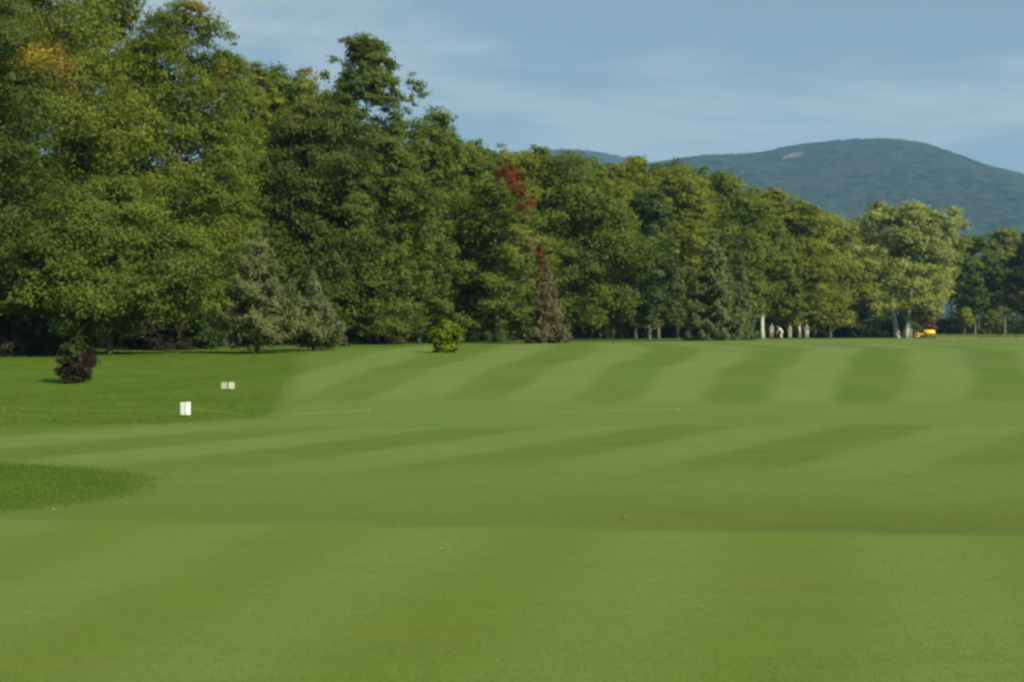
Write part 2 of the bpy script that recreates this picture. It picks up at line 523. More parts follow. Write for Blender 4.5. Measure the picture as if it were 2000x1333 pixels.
def profile(shape, t):
    if shape == 'round':   return np.sin(np.pi * np.clip(t, 0.0, 1) ** 0.80) ** 0.60
    if shape == 'tall':
        lo = 0.72 + 0.28 * np.sin(np.clip(t / 0.35, 0, 1) * np.pi / 2)
        hi = np.clip(1 - np.clip((t - 0.35) / 0.65, 0, 1) ** 2.7, 0, 1) ** 0.60
        return lo * hi
    if shape == 'broad':   return np.sin(np.pi * np.clip(t * 0.90 + 0.10, 0, 1) ** 0.75) ** 0.5
    if shape == 'oval':    return np.clip(1 - np.abs(1.9 * t - 0.95) ** 2.8, 0, 1) ** 0.5
    if shape == 'cone':    return np.clip((1 - t) ** 0.75, 0, 1) * np.clip(t * 7 + 0.35, 0, 1)
    if shape == 'dome':    return np.clip(1 - t ** 2.4, 0, 1) ** 0.55
    if shape == 'willow':  return np.clip(1 - t ** 2.2, 0, 1) ** 0.6 * (0.80 + 0.2 * np.clip(t * 3, 0, 1))
    return np.ones_like(t)

def crown_lobes(H, zb, R, shape, dens=1.0, lobe=1.0, squash=0.8):
    h = H - zb
    area = 2 * math.pi * R * h * 0.75
    rl = np.clip(0.27 * R * lobe, 0.26, 1.5)
    n = int(np.clip(area / (math.pi * rl ** 2) * 2.3 * dens, 14, 320))
    t = RNG.uniform(0.02, 1.0, n * 3)
    keep = RNG.uniform(size=n * 3) < (0.35 + 0.65 * profile(shape, t))
    t = t[keep][:n]; n = len(t)
    ang = RNG.uniform(0, 2 * np.pi, n)
    # uneven outline: slow bulges around and up the crown
    bul = 1 + 0.16 * np.sin(ang * 2 + RNG.uniform(0, 6) + t * 4) + 0.13 * np.sin(ang * 3 + RNG.uniform(0, 6) - t * 7) + RNG.normal(0, 0.07, n)
    frac = np.where(RNG.uniform(size=n) < 0.78, RNG.uniform(0.66, 0.98, n), RNG.uniform(0.05, 0.6, n))
    rad = profile(shape, t) * R * bul * frac
    rad = np.maximum(rad - rl * 0.15, 0)
    c = np.stack([rad * np.cos(ang), rad * np.sin(ang), zb + t * (h - rl * 0.6)], 1)
    r = rl * RNG.uniform(0.62, 1.35, n)
    nt = 7
    tt = RNG.uniform(0.80, 0.97, nt); a2 = RNG.uniform(0, 2 * np.pi, nt)
    r2 = profile(shape, tt) * R * RNG.uniform(0.1, 0.75, nt)
    c = np.concatenate([c, np.stack([r2 * np.cos(a2), r2 * np.sin(a2), zb + tt * (h - rl * 0.5)], 1)])
    r = np.concatenate([r, rl * RNG.uniform(0.6, 1.0, nt)])
    return c, r

def crown_leaves(c, r, nleaf, size, squash=0.78, spread=0.30, droop=0.0):
    """leaves gathered in sprays on the outer and upper side of every bough"""
    axis = np.array([c[:, 0].mean(), c[:, 1].mean()])
    w = r ** 2; w = w / w.sum()
    per = np.maximum((w * nleaf).astype(int), 12)
    P, N, V, L = [], [], [], []
    for i in range(len(c)):
        k = per[i]
        ncl = int(np.clip(k / 30, 5, 44))
        out = np.array([c[i, 0] - axis[0], c[i, 1] - axis[1], 0.0]); no = np.linalg.norm(out)
        out = out / no if no > 0.1 else np.zeros(3)
        d = unit(ncl) + out * 0.55 + np.array([0, 0, 0.30])
        d /= np.linalg.norm(d, axis=1, keepdims=True)
        cp = c[i] + d * (r[i] * RNG.uniform(0.45, 1.08, ncl))[:, None] * np.array([1, 1, squash])
        cv = RNG.normal(0, 0.14, ncl)
        j = RNG.integers(0, ncl, k)
        g = RNG.normal(size=(k, 3)) * np.array([1, 1, 0.55]) * (spread * r[i])
        p = cp[j] + g
        p[:, 2] -= droop * np.abs(RNG.normal(size=k)) * r[i]
        nn = d[j] * 0.85 + np.array([0, 0, 0.45]) + unit(k) * 0.62
        lv = RNG.normal(0.48, 0.15)
        P.append(p); N.append(nn); V.append(lv + cv[j] + RNG.normal(0, 0.13, k)); L.append(np.full(k, i))
    P = np.concatenate(P); N = np.concatenate(N); V = np.concatenate(V); L = np.concatenate(L)
    s = size * RNG.uniform(0.65, 1.35, len(P))
    return P, N, V, L, s

def trunk_mesh(H, zb, R, r0, c, limbs, lean=(0, 0), stems=1, ztop=0.82):
    bm = bmesh.new()
    for s in range(stems):
        off = Vector((0, 0, 0)) if stems == 1 else Vector((math.cos(s * 2.3 + 0.4) * r0 * 1.7, math.sin(s * 2.3 + 0.4) * r0 * 1.1, 0))
        fan = Vector((0, 0, 0)) if stems == 1 else off.normalized() * 0.16
        pts, rad = [], []
        zt = H * ztop
        for k in range(9):
            t = k / 8
            z = -0.25 + t * (zt + 0.25)
            wob = 0.25 * r0 * math.sin(t * 7 + s * 2 + H)
            pts.append(Vector((lean[0] * t + wob, lean[1] * t + wob * 0.6, z)) + off * (1 - 0.2 * t) + fan * z)
            flare = 1.0 + 0.55 * math.exp(-max(z, 0) / (r0 * 2.0))
            rad.append((r0 * (0.75 if stems > 1 else 1.0)) * (1 - 0.88 * t) * flare)
        bm_tube(bm, pts, rad, 9)
    order = RNG.permutation(len(c))[:limbs]
    for i in order:
        e = Vector(c[i])
        zs = max(zb * 0.75, min(e.z - 0.35 * math.hypot(e.x, e.y) - 0.4, H * 0.75))
        t = zs / (H * ztop)
        s = Vector((lean[0] * t, lean[1] * t, zs))
        mid = (s + e) * 0.5 + Vector((0, 0, -0.06 * (e - s).length))
        rr = max(0.025, r0 * (1 - 0.85 * t) * 0.42)
        bm_tube(bm, [s, s.lerp(mid, 0.6) , mid, e], [rr, rr * 0.8, rr * 0.6, rr * 0.15], 5, cap=False)
    return bm_mesh(bm, 'trunk', smooth=True)

def leaf_size_for(d):
    return float(np.clip(0.0016 * d + 0.035, 0.10, 0.42))

TRI = [0]
def deciduous(name, px, d, ytop, hw, ybase, col, label, shape='round', cat='tree', bark=None, r0=None, dens=1.0, lobe=1.0,
              cover=1.0, accents=(), stems=1, lean=0.0, extra=(), squash=0.78, droop=0.0, limbs=16, group=None, spread=0.25, base=None):
    p = at(px, d) if base is None else base
    H = ht(ytop, d) - p.z
    R = hw / F * d
    zb = max(0.05, ht(ybase, d) - p.z)
    root = empty(name, p)
    tag(root, label, cat, group)
    c, r = crown_lobes(H, zb, R, shape, dens, lobe)
    # a curved lean of the whole crown
    if lean:
        c[:, 0] += lean * (c[:, 2] / H) ** 1.5
    if len(extra):
        ec, er = [], []
        for (ex, ey, erpx) in extra:      # single boughs that stand out of the outline
            z = ht(ey, d) - p.z
            ec.append([(ex - px) / F * d, RNG.uniform(-0.8, 0.8), z]); er.append(erpx / F * d)
        c = np.concatenate([c, np.array(ec)]); r = np.concatenate([r, np.array(er)])
    ls = leaf_size_for(d)
    area = 2 * math.pi * R * (H - zb) * 0.8
    nleaf = int(np.clip(area / (ls * ls * 0.31) * 2.5 * cover, 1500, 72000))
    P, N, V, L, s = crown_leaves(c, r, nleaf, ls, squash, spread, droop)
    tint = tfac = None
    if len(accents):
        tint = np.zeros((len(P), 3)); tfac = np.zeros(len(P))
        for (ax, ay, ar, acol, amt) in accents:
            q = np.array([(ax - px) / F * d, ht(ay, d) - p.z]); rr = ar / F * d
            lo = np.hypot(P[:, 0] - q[0], P[:, 2] - q[1]) / rr + RNG.normal(0, 0.22, len(P))
            w = (1 - smooth01(0.75, 1.15, lo)) * amt * (P[:, 1] < R * 0.4)
            hit = w > tfac
            tint[hit] = np.array(acol) ; tint[hit] *= RNG.uniform(0.7, 1.25, (hit.sum(), 1)); tfac = np.maximum(tfac, w)
    me = leaf_mesh('crown', P, N, s, V, tint, tfac)
    TRI[0] += len(P)
    cr_ = link('crown', me, LEAF, root)
    cr_.color = (*col, 1)
    if limbs >= 0 and r0 != 0:
        tr_ = trunk_mesh(H, zb, R, r0 or max(0.07, H * 0.0095), c, limbs, lean=(lean * 0.5, 0), stems=stems)
        link('trunk', tr_, bark or BARK_GREY, root)
    return root

def conifer(name, px, d, ytop, hw, ybase, col, label, bark=None, plates=1.0, cover=1.0, ragged=0.25, group=None, r0=None, droop=0.22, taper=0.70):
    p = at(px, d)
    H = ht(ytop, d) - p.z; R = hw / F * d; zb = max(0.25, ht(ybase, d) - p.z)
    root = empty(name, p); tag(root, label, 'conifer', group)
    ls = leaf_size_for(d) * 1.05
    bm = bmesh.new()
    r0 = r0 or max(0.07, H * 0.014)
    bm_tube(bm, [(0, 0, -0.2), (0.02, 0, H * 0.3), (-0.03, 0.02, H * 0.7), (0, 0, H * 0.985)], [r0 * 1.3, r0, r0 * 0.5, 0.015], 8)
    P, A, V, O = [], [], [], []
    nw = int(np.clip((H - zb) / (0.42 / plates), 11, 34))
    for w in range(nw):
        t = w / (nw - 1)
        z = zb + (H - zb) * t * 0.985
        L = R * (1 - t) ** taper * RNG.uniform(1 - ragged, 1 + ragged * 0.5) + 0.12
        nb = int(round(5 + 5 * (1 - t)))
        a0 = RNG.uniform(0, 6.28)
        for b_ in range(nb):
            a = a0 + 2 * np.pi * b_ / nb + RNG.normal(0, 0.2)
            Lb = L * RNG.uniform(0.60, 1.15)
            dirv = np.array([math.cos(a), math.sin(a), 0.0])
            zz = z + RNG.normal(0, 0.1)
            def bough(u):
                return np.array([0, 0, zz])[None] + dirv[None] * (u * Lb)[:, None] + np.array([0, 0, 1.0])[None] * (-droop * Lb * np.sin(u * 2.4) + 0.10 * Lb * u ** 3)[:, None]
            pts = bough(np.array([0.0, 0.35, 0.7, 1.0]))
            bm_tube(bm, pts, [0.03, 0.022, 0.014, 0.006], 4, cap=False)
            k = int(np.clip(Lb * Lb * 0.62 / (ls * ls * 0.22) * 0.9 * cover, 16, 460))
            u = RNG.uniform(0.12, 1.03, k) ** 0.8
            q = bough(u)
            side = np.array([-dirv[1], dirv[0], 0])
            wd = 0.30 * Lb * (1.05 - u) + 0.06
            sd = RNG.normal(0, 1, k)
            q = q + side[None] * (sd * wd)[:, None]
            q[:, 2] += RNG.normal(0, 0.11, k) - np.abs(sd) * wd * 0.35
            al = dirv[None] * 1.0 + side[None] * (np.sign(sd) * 0.8)[:, None] + RNG.normal(0, 0.3, (k, 3))
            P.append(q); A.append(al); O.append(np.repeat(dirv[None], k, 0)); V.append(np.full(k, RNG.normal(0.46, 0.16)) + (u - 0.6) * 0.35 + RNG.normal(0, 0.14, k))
    P = np.concatenate(P); A = np.concatenate(A); V = np.concatenate(V)
    N = np.array([0, 0, 0.65])[None] + np.concatenate(O) * 0.55 + unit(len(P)) * 0.6
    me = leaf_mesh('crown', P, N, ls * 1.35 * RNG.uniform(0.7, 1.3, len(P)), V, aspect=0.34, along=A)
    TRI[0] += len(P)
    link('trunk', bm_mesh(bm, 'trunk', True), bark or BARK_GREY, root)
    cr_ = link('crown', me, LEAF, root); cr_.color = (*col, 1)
    return root

OLIVE = (0.166, 0.184, 0.024)
YEL = (0.206, 0.218, 0.040)
GRN = (0.122, 0.158, 0.022)
MID = (0.106, 0.138, 0.023)
DARK = (0.078, 0.106, 0.021)
BLUE = (0.076, 0.106, 0.034)
PINE = (0.138, 0.156, 0.064)
GOLD = (0.40, 0.30, 0.03)
RUST = (0.32, 0.17, 0.035)

# near trees on the left
deciduous('broadleaf_tree', -50, 61, -70, 159, 620, DARK, 'dark green tree cut by the left edge of the picture', shape='tall', cover=1.1, bark=BARK_DARK)  # green leaf colour also darkened for the shade low at left
deciduous('broadleaf_tree', 118, 68, -75, 159, 620, (0.140, 0.168, 0.024), 'tall olive tree with one golden bough high at left', shape='tall', bark=BARK_DARK,
          accents=[(95, 130, 62, GOLD, 0.85), (155, 155, 28, RUST, 0.6), (20, 60, 45, RUST, 0.25)])
deciduous('broadleaf_tree', 212, 60, 335, 168, 650, MID, 'low spreading green tree whose boughs hang over the dark brown shrub', shape='broad', squash=0.55, bark=BARK_DARK, cover=1.15, r0=0.12, extra=[(60, 480, 30), (90, 560, 30), (340, 560, 24)])  # leaf colour taken darker to stand in for shade under overhanging boughs
deciduous('broadleaf_tree', 352, 74, -14, 125, 620, (0.134, 0.164, 0.024), 'tall yellow green tree with a bushy head at the top edge', shape='tall', bark=BARK_DARK,
          accents=[(395, 20, 22, RUST, 0.5)], extra=[(300, 40, 22), (375, 15, 26), (402, 60, 20)])
deciduous('broadleaf_tree', 232, 78, -60, 106, 620, (0.150, 0.176, 0.026), 'tall olive green tree behind the golden bough, reaching out of the picture', shape='tall', bark=BARK_DARK, cover=0.9)
deciduous('broadleaf_tree', 440, 80, 92, 76, 620, (0.134, 0.164, 0.024), 'olive tree with a rust tinged shoulder right of the bushy head', shape='tall', bark=BARK_DARK,
          accents=[(425, 165, 36, RUST, 0.5)], extra=[(455, 85, 14), (478, 130, 18)])
deciduous('broadleaf_tree', 20, 76, -80, 159, 620, MID, 'green tree at the back, far left behind the golden bough', shape='tall', bark=BARK_DARK, cover=0.8)
# middle of the wall of trees
deciduous('broadleaf_tree', 548, 97, 122, 86, 620, MID, 'dark green round topped tree between two tall crowns', shape='tall', bark=BARK_DARK, accents=[(610, 160, 22, GOLD, 0.4)], extra=[(510, 140, 20), (590, 145, 22), (625, 150, 20)])
deciduous('broadleaf_tree', 716, 98, 66, 82, 634, MID, 'tallest dark green tree with a lone bough jutting right against the sky', shape='tall', bark=BARK_DARK,
          extra=[(805, 160, 22), (818, 178, 17), (800, 200, 15), (795, 215, 10), (690, 92, 20), (735, 95, 18), (660, 120, 14), (668, 80, 7), (760, 130, 16)], lobe=0.9)
deciduous('broadleaf_tree', 612, 90, 190, 125, 650, DARK, 'broad dark green tree behind the two pines', shape='tall', bark=BARK_DARK, cover=1.05, accents=[(590, 215, 40, YEL, 0.4)])
deciduous('broadleaf_tree', 735, 92, 250, 97, 655, MID, 'dense green tree with leafy skirt right of the pines', shape='tall', bark=BARK_DARK, squash=0.6)
deciduous('broadleaf_tree', 838, 105, 212, 76, 640, GRN, 'green tree sloping down to the right below the lone bough', shape='tall', bark=BARK_DARK, lean=0.4)
deciduous('broadleaf_tree', 818, 99, 420, 65, 655, MID, 'shorter green tree standing behind the round bright shrub', shape='tall', bark=BARK_DARK)
deciduous('broadleaf_tree', 905, 112, 272, 74, 634, GRN, 'green tree left of the red leaved tree, top level with the ridge', shape='tall', bark=BARK_DARK)
deciduous('broadleaf_tree', 968, 105, 345, 97, 650, GRN, 'bright green full crowned tree just left of the red foliage', shape='tall', bark=BARK_PALE, squash=0.6,
          accents=[(1030, 470, 30, YEL, 0.5)])
deciduous('broadleaf_tree', 1010, 124, 282, 90, 634, OLIVE, 'olive topped tree rising behind the red foliage', shape='tall', bark=BARK_DARK, extra=[(985, 290, 14), (1040, 290, 14)])
deciduous('broadleaf_tree', 1112, 126, 296, 119, 645, MID, 'big dark green tree right of the red foliage, pale trunk base', shape='tall', bark=BARK_PALE, cover=1.1)
deciduous('broadleaf_tree', 1185, 143, 318, 65, 634, OLIVE, 'olive green tree whose top stands before the far ridge', shape='tall', bark=BARK_PALE)
deciduous('broadleaf_tree', 1240, 148, 306, 63, 634, OLIVE, 'light olive tree with pointed top at the foot of the mountain slope', shape='tall', bark=BARK_PALE)
deciduous('broadleaf_tree', 1268, 142, 368, 57, 640, BLUE, 'narrow bluish dark tree in the middle of the row', shape='tall', bark=BARK_PALE)
deciduous('broadleaf_tree', 1322, 158, 314, 81, 634, OLIVE, 'yellowish olive tree with a rounded top left of the greener one', shape='tall', bark=BARK_PALE, accents=[(1290, 350, 25, YEL, 0.6)])
deciduous('broadleaf_tree', 1415, 168, 334, 94, 634, GRN, 'rounded mid green tree under the mountain shoulder', shape='round', bark=BARK_PALE, accents=[(1440, 360, 28, YEL, 0.5)])
deciduous('broadleaf_tree', 1488, 174, 420, 59, 612, GRN, 'green tree with tall pale trunk beside the golfers', shape='tall', bark=BARK_WHITE, r0=0.27, lean=0.8)
deciduous('broadleaf_tree', 1518, 186, 364, 57, 634, YEL, 'pale brownish topped tree in front of the mountain', shape='tall', bark=BARK_PALE, accents=[(1515, 378, 16, RUST, 0.2)])
deciduous('broadleaf_tree', 1562, 184, 392, 77, 640, OLIVE, 'olive tree standing over the golfers', shape='tall', bark=BARK_PALE)
deciduous('broadleaf_tree', 1622, 198, 418, 72, 645, YEL, 'yellow olive tree left of the biggest yellow green one', shape='tall', bark=BARK_GREY)
deciduous('broadleaf_tree', 1664, 222, 438, 42, 634, OLIVE, 'small olive crown in the gap before the biggest yellow green tree', shape='tall', bark=BARK_GREY)
deciduous('broadleaf_tree', 1764, 212, 396, 110, 620, (0.265, 0.280, 0.078), 'big yellow green tree with several pale trunks at right', shape='oval', bark=BARK_WHITE, stems=5, r0=0.50, cover=1.5,
          accents=[(1770, 410, 22, GOLD, 0.15)], extra=[(1830, 430, 14), (1700, 430, 14)], limbs=26)
deciduous('broadleaf_tree', 1905, 228, 456, 52, 612, MID, 'dark green tree right of the big yellow green tree', shape='round', bark=BARK_GREY)
deciduous('broadleaf_tree', 1962, 238, 444, 45, 612, YEL, 'yellow brown tree near the right edge', shape='tall', bark=BARK_GREY)
deciduous('broadleaf_tree', 2020, 226, 452, 57, 612, (0.070, 0.078, 0.028), 'brownish dark tree cut by the right edge of the picture', shape='tall', bark=BARK_GREY)
deciduous('sapling', 1884, 214, 600, 18, 638, YEL, 'small yellowish sapling under the dark tree near the right edge', shape='round', bark=BARK_PALE, r0=0.06, limbs=5)
deciduous('sapling', 1934, 216, 605, 20, 640, GRN, 'small green sapling with thin pale stem near the right edge', shape='round', bark=BARK_PALE, r0=0.07, limbs=5)
for (px_, d_, yt_, hw_, c_, lab_) in (
        (595, 106, 146, 84, MID, 'tree filling the skyline just left of the tallest dark crown'),
        (505, 92, 128, 60, OLIVE, 'tree in the skyline dip right of the rust tinged shoulder'),
        (872, 120, 250, 62, GRN, 'tree filling the skyline right below the lone jutting bough'),
        (945, 128, 284, 64, GRN, 'tree on the skyline above the red foliage, left side'),
        (1066, 136, 286, 66, MID, 'tree on the skyline above the red foliage, right side'),
        (1150, 152, 312, 62, OLIVE, 'tree on the skyline at the left end of the far ridge'),
        (1212, 160, 316, 52, OLIVE, 'tree on the skyline in the dip between ridge and mountain'),
        (1285, 168, 320, 54, MID, 'tree on the skyline where the mountain slope begins'),
        (1368, 178, 326, 58, MID, 'tree on the skyline left of the rounded mid green crown'),
        (1466, 190, 362, 54, OLIVE, 'tree on the skyline between the rounded green and the brownish top'),
        (1592, 208, 402, 56, YEL, 'tree on the skyline above the golfers, right side')):
    deciduous('broadleaf_tree', px_, d_, yt_, hw_, 600, c_, lab_, shape='tall', bark=BARK_GREY, limbs=8)
# a narrow red tree leaning between its neighbours
deciduous('red_maple', 1052, 100.5, 470, 7, 560, (0.165, 0.036, 0.024), 'slim red leaved tree leaning between two green crowns', shape='tall', bark=BARK_DARK, r0=0.09, limbs=8, dens=0.25, cover=1.6,
          accents=[(1015, 400, 120, (0.20, 0.09, 0.03), 0.25)], extra=[(982, 340, 18), (1000, 332, 19), (1016, 345, 18), (1000, 362, 18), (1024, 372, 17), (1036, 392, 15), (1018, 404, 14), (992, 340, 17), (1002, 346, 18), (1008, 360, 17), (1016, 374, 16), (1022, 390, 14), (1028, 404, 12), (1030, 422, 10), (1042, 460, 7), (1050, 500, 6), (1056, 522, 6)])

# conifers in front of the wall
conifer('pine_tree', 503, 63, 452, 92, 650, PINE, 'grey green pine with flat boughs in front of the left trees', cover=1.0, droop=0.16, r0=0.10, taper=0.62, ragged=0.4)
conifer('pine_tree', 612, 67, 535, 64, 660, PINE, 'smaller grey green pine right of the larger one', cover=1.0, droop=0.18, taper=0.62, ragged=0.4)
conifer('spruce_tree', 1068, 98, 522, 52, 660, (0.150, 0.132, 0.065), 'brownish spruce below the red leaved tree', cover=1.0)
conifer('spruce_tree', 1392, 122, 448, 72, 655, (0.146, 0.170, 0.062), 'wide grey olive spruce in the far row', cover=1.0)
conifer('spruce_tree', 1448, 128, 500, 32, 655, (0.116, 0.146, 0.064), 'narrow blue grey spruce right of the wide olive one', cover=1.0)
conifer('spruce_tree', 960, 118, 470, 50, 655, DARK, 'dark spruce behind the bright green tree', cover=0.9)

# shrubs
def shrub(px, d, ytop, hw, ybase, col, label, shape='dome', **kw):
    kw.setdefault('limbs', 6); kw.setdefault('r0', 0.05); kw.setdefault('bark', BARK_DARK); kw.setdefault('lobe', 1.1)
    return deciduous('shrub', px, d, ytop, hw, ybase, col, label, shape=shape, cat='shrub', **kw)

shrub(152, 42.5, 664, 29, 750, (0.040, 0.027, 0.020), 'dark purple leaved shrub standing alone on the rough grass', shape='dome', accents=[(140, 675, 26, (0.07, 0.11, 0.02), 0.8)], cover=2.6, lobe=0.8, dens=1.6)
shrub(872, 64, 626, 29, 684, (0.140, 0.190, 0.014), 'bright green round shrub on the fairway edge', shape='round', cover=2.6, lobe=0.8, dens=2.0)
shrub(302, 71, 600, 78, 685, (0.042, 0.036, 0.026), 'wide dark brown shrub under the low spreading tree', cover=1.1)
shrub(402, 73, 612, 32, 686, (0.050, 0.080, 0.020), 'upright green shrub left of the larger pine', cover=1.1)
shrub(30, 60, 640, 62, 712, (0.052, 0.045, 0.026), 'brownish shrub low at the left edge', cover=1.0)
shrub(98, 60, 652, 34, 712, (0.085, 0.085, 0.032), 'dull olive shrub beside the purple one', cover=1.0)
shrub(762, 93, 652, 34, 686, (0.085, 0.075, 0.034), 'low brownish scrub left of the bright round shrub', cover=1.0)
shrub(648, 84, 650, 26, 688, (0.070, 0.075, 0.030), 'small olive scrub at the foot of the smaller pine', cover=1.0)
shrub(1605, 170, 645, 9, 664, (0.022, 0.034, 0.028), 'tiny dark shrub right of the golfers', cover=1.3)
shrub(1780, 218, 628, 26, 655, (0.10, 0.12, 0.022), 'green shrub behind the yellow mower', cover=1.0)
shrub(1812, 220, 618, 16, 655, (0.13, 0.075, 0.04), 'reddish brown shrub above the yellow mower', cover=1.0)

# the wood behind: one dark mass of undergrowth, branches and stems
def build_woodland():
    line_x = np.array([-34, -24, -15, -10, -4, 8, 17, 32, 45, 57, 72, 88, 110])
    line_y = np.array([62, 66, 80, 95, 112, 138, 158, 184, 200, 222, 234, 244, 252])
    top = np.array([15, 15, 15, 15, 13.5, 13, 13, 13, 11, 10, 10, 11, 11])
    cs, rs = [], []
    bm = bmesh.new()
    for k in range(2200):
        u = RNG.uniform(0, len(line_x) - 1)
        x = np.interp(u, np.arange(len(line_x)), line_x); y = np.interp(u, np.arange(len(line_x)), line_y)
        back = RNG.uniform(5, 24)
        # the wood lies to the left of and behind the front row
        x2, y2 = x - back * 0.62, y + back * 0.78
        tp = np.interp(u, np.arange(len(line_x)), top)
        z = RNG.uniform(0.0, 1.0) ** 1.5 * tp if k % 3 else RNG.uniform(0.1, 2.6)
        cs.append([x2, y2, z + gz(x2, y2)]); rs.append(RNG.uniform(0.9, 1.7))
        if k % 9 == 0:
            g = gz(x2, y2)
            bm_tube(bm, [(x2, y2, g - 0.2), (x2 + 0.1, y2, g + 5), (x2, y2 + 0.2, g + 12)], [0.17, 0.12, 0.04], 6)
    cs = np.array(cs); rs = np.array(rs)
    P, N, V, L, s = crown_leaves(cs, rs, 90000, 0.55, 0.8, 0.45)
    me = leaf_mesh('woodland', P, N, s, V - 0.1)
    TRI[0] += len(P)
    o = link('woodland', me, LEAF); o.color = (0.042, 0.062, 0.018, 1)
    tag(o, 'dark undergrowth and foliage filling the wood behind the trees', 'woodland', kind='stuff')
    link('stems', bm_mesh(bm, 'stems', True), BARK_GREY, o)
build_woodland()

# ------------------------------------------------------------------ grass that stands up
def build_grass(name, X, Y, h, w, col, label):
    n = len(X)
    z = ground_z(X, Y)
    a = RNG.uniform(0, np.pi, n)
    hh = h * RNG.uniform(0.5, 1.3, n); ww = w * RNG.uniform(0.7, 1.3, n)
    lean = RNG.normal(0, 0.45, (n, 2)) * hh[:, None]
    v = np.empty((n, 3, 3))
    v[:, 0] = np.stack([X - np.cos(a) * ww, Y - np.sin(a) * ww, z - 0.003], 1)
    v[:, 1] = np.stack([X + np.cos(a) * ww, Y + np.sin(a) * ww, z - 0.003], 1)
    v[:, 2] = np.stack([X + lean[:, 0], Y + lean[:, 1], z + hh], 1)
    me = mesh_np(name, v.reshape(-1, 3), np.arange(n * 3), 3)
    at_ = me.attributes.new('var', 'FLOAT', 'FACE'); at_.data.foreach_set('value', np.clip(RNG.normal(0.5, 0.22, n), 0, 1).astype(np.float32))
    TRI[0] += n
    o = link(name, me, LEAF); o.color = (*col, 1)
    tag(o, label, 'grass', kind='stuff')

n = 90000
xx = RNG.uniform(-11.5, -3.6, n); yy = RNG.uniform(11.9, 17.8, n)
k = np.sqrt(((xx + 7.2) / 3.25) ** 2 + ((yy - 14.9) / 2.75) ** 2) + RNG.normal(0, 0.06, n) < 1.0
build_grass('rough_grass', xx[k], yy[k], 0.024, 0.004, (0.080, 0.136, 0.014), 'dark green longer grass in a tongue at the left')
n = 130000
yy = 6.2 * (24.0 / 6.2) ** RNG.uniform(0, 1, n); xx = RNG.uniform(-0.44, 0.44, n) * (yy + 0.5)
k = np.sqrt(((xx + 7.2) / 3.25) ** 2 + ((yy - 14.9) / 2.75) ** 2) > 1.0
build_grass('short_grass', xx[k], yy[k], 0.011, 0.0022, (0.136, 0.184, 0.026), 'close mown blades of the putting green and near fairway')
n = 70000
yy = RNG.uniform(23, 66, n); xx = -yy * 0.40 + RNG.uniform(0, 1, n) * yy * 0.28
bb = np.interp(yy, [22.6, 24.0, 26.5, 31, 36, 45, 55, 66], [-8.8, -6.4, -4.6, -5.0, -5.8, -6.9, -8.3, -9.0])
k = xx < bb - 0.1
build_grass('rough_grass', xx[k], yy[k], 0.035, 0.008, (0.104, 0.158, 0.012), 'bright rough grass along the left margin by the signs')
n = 5000
xx = RNG.uniform(58, 80, n); yy = 196 + (xx - 60) * 0.30 + RNG.normal(0, 1.2, n)
build_grass('tall_grass', xx, yy, 0.55, 0.035, (0.21, 0.21, 0.050), 'tall yellowish grass at the far right margin')

# ------------------------------------------------------------------ gravel path at the far right
def build_path():
    pts = [(1826, 203), (1850, 201), (1885, 199), (1930, 196), (2000, 192), (2120, 186), (2300, 178)]
    bm = bmesh.new(); prev = None
    for i in range(61):
        u = i / 60 * (len(pts) - 1)
        px = np.interp(u, np.arange(len(pts)), [p[0] for p in pts]); d = np.interp(u, np.arange(len(pts)), [p[1] for p in pts])
        row = []
        for off in (-1.1, 0.0, 1.1):
            q = at(px, d - 8 + off * 5.0); row.append(bm.verts.new((q.x, q.y, q.z + (0.02 if off else 0.035))))
        if prev:
            for j in range(2): bm.faces.new((prev[j], row[j], row[j + 1], prev[j + 1]))
        prev = row
    bmesh.ops.recalc_face_normals(bm, faces=bm.faces)
    o = link('path', bm_mesh(bm, 'path', True), plain('gravel', (0.48, 0.45, 0.36), 0.9, 0.1, nscale=3))
    tag(o, 'pale gravel path below the far right trees', 'path', kind='structure')
build_path()

# ------------------------------------------------------------------ signs, stakes and rope
WHITE = plain('white_paint', (0.66, 0.67, 0.60), 0.5, 0.4, nscale=14, var=0.06)
CREAM = plain('weathered_cream_paint', (0.36, 0.40, 0.27), 0.6, 0.3, nscale=14, var=0.10)
POST = plain('dark_post', (0.07, 0.065, 0.05), 0.8, 0.2)
ROPE = plain('pale_rope', (0.20, 0.24, 0.07), 0.9, 0.1, nscale=60)

def sign(px, d, ytop, ybot, wpx, panel_mat, label, fold):
    p = at(px, d)
    root = empty('sign', p); tag(root, label, 'sign')
    W = wpx / F * d; z1 = ht(ytop, d) - p.z; z0 = ht(ybot, d) - p.z
    bm = bmesh.new(); bm_tube(bm, [(0, 0.02, -0.1), (0, 0.02, z1 * 0.93)], [0.014, 0.014], 8)
    link('post', bm_mesh(bm, 'post', True), POST, root)
    for s in (-1, 1):
        bm = bmesh.new()
        g = W * 0.055
        bm_box(bm, g, W / 2, -0.009, 0.009, z0, z1, 0.003)
        bmesh.ops.transform(bm, matrix=Matrix.Rotation(-fold, 4, 'Z'), verts=bm.verts)
        if s < 0: bmesh.ops.transform(bm, matrix=Matrix.Scale(-1, 4, (1, 0, 0)), verts=bm.verts); bmesh.ops.reverse_faces(bm, faces=bm.faces)
        link('panel', bm_mesh(bm, 'panel'), panel_mat, root)
    bm = bmesh.new(); bm_box(bm, -W * 0.3, W * 0.3, 0.012, 0.024, (z0 + z1) / 2 - 0.012, (z0 + z1) / 2 + 0.012, 0.002)
    link('bracket', bm_mesh(bm, 'bracket'), POST, root)

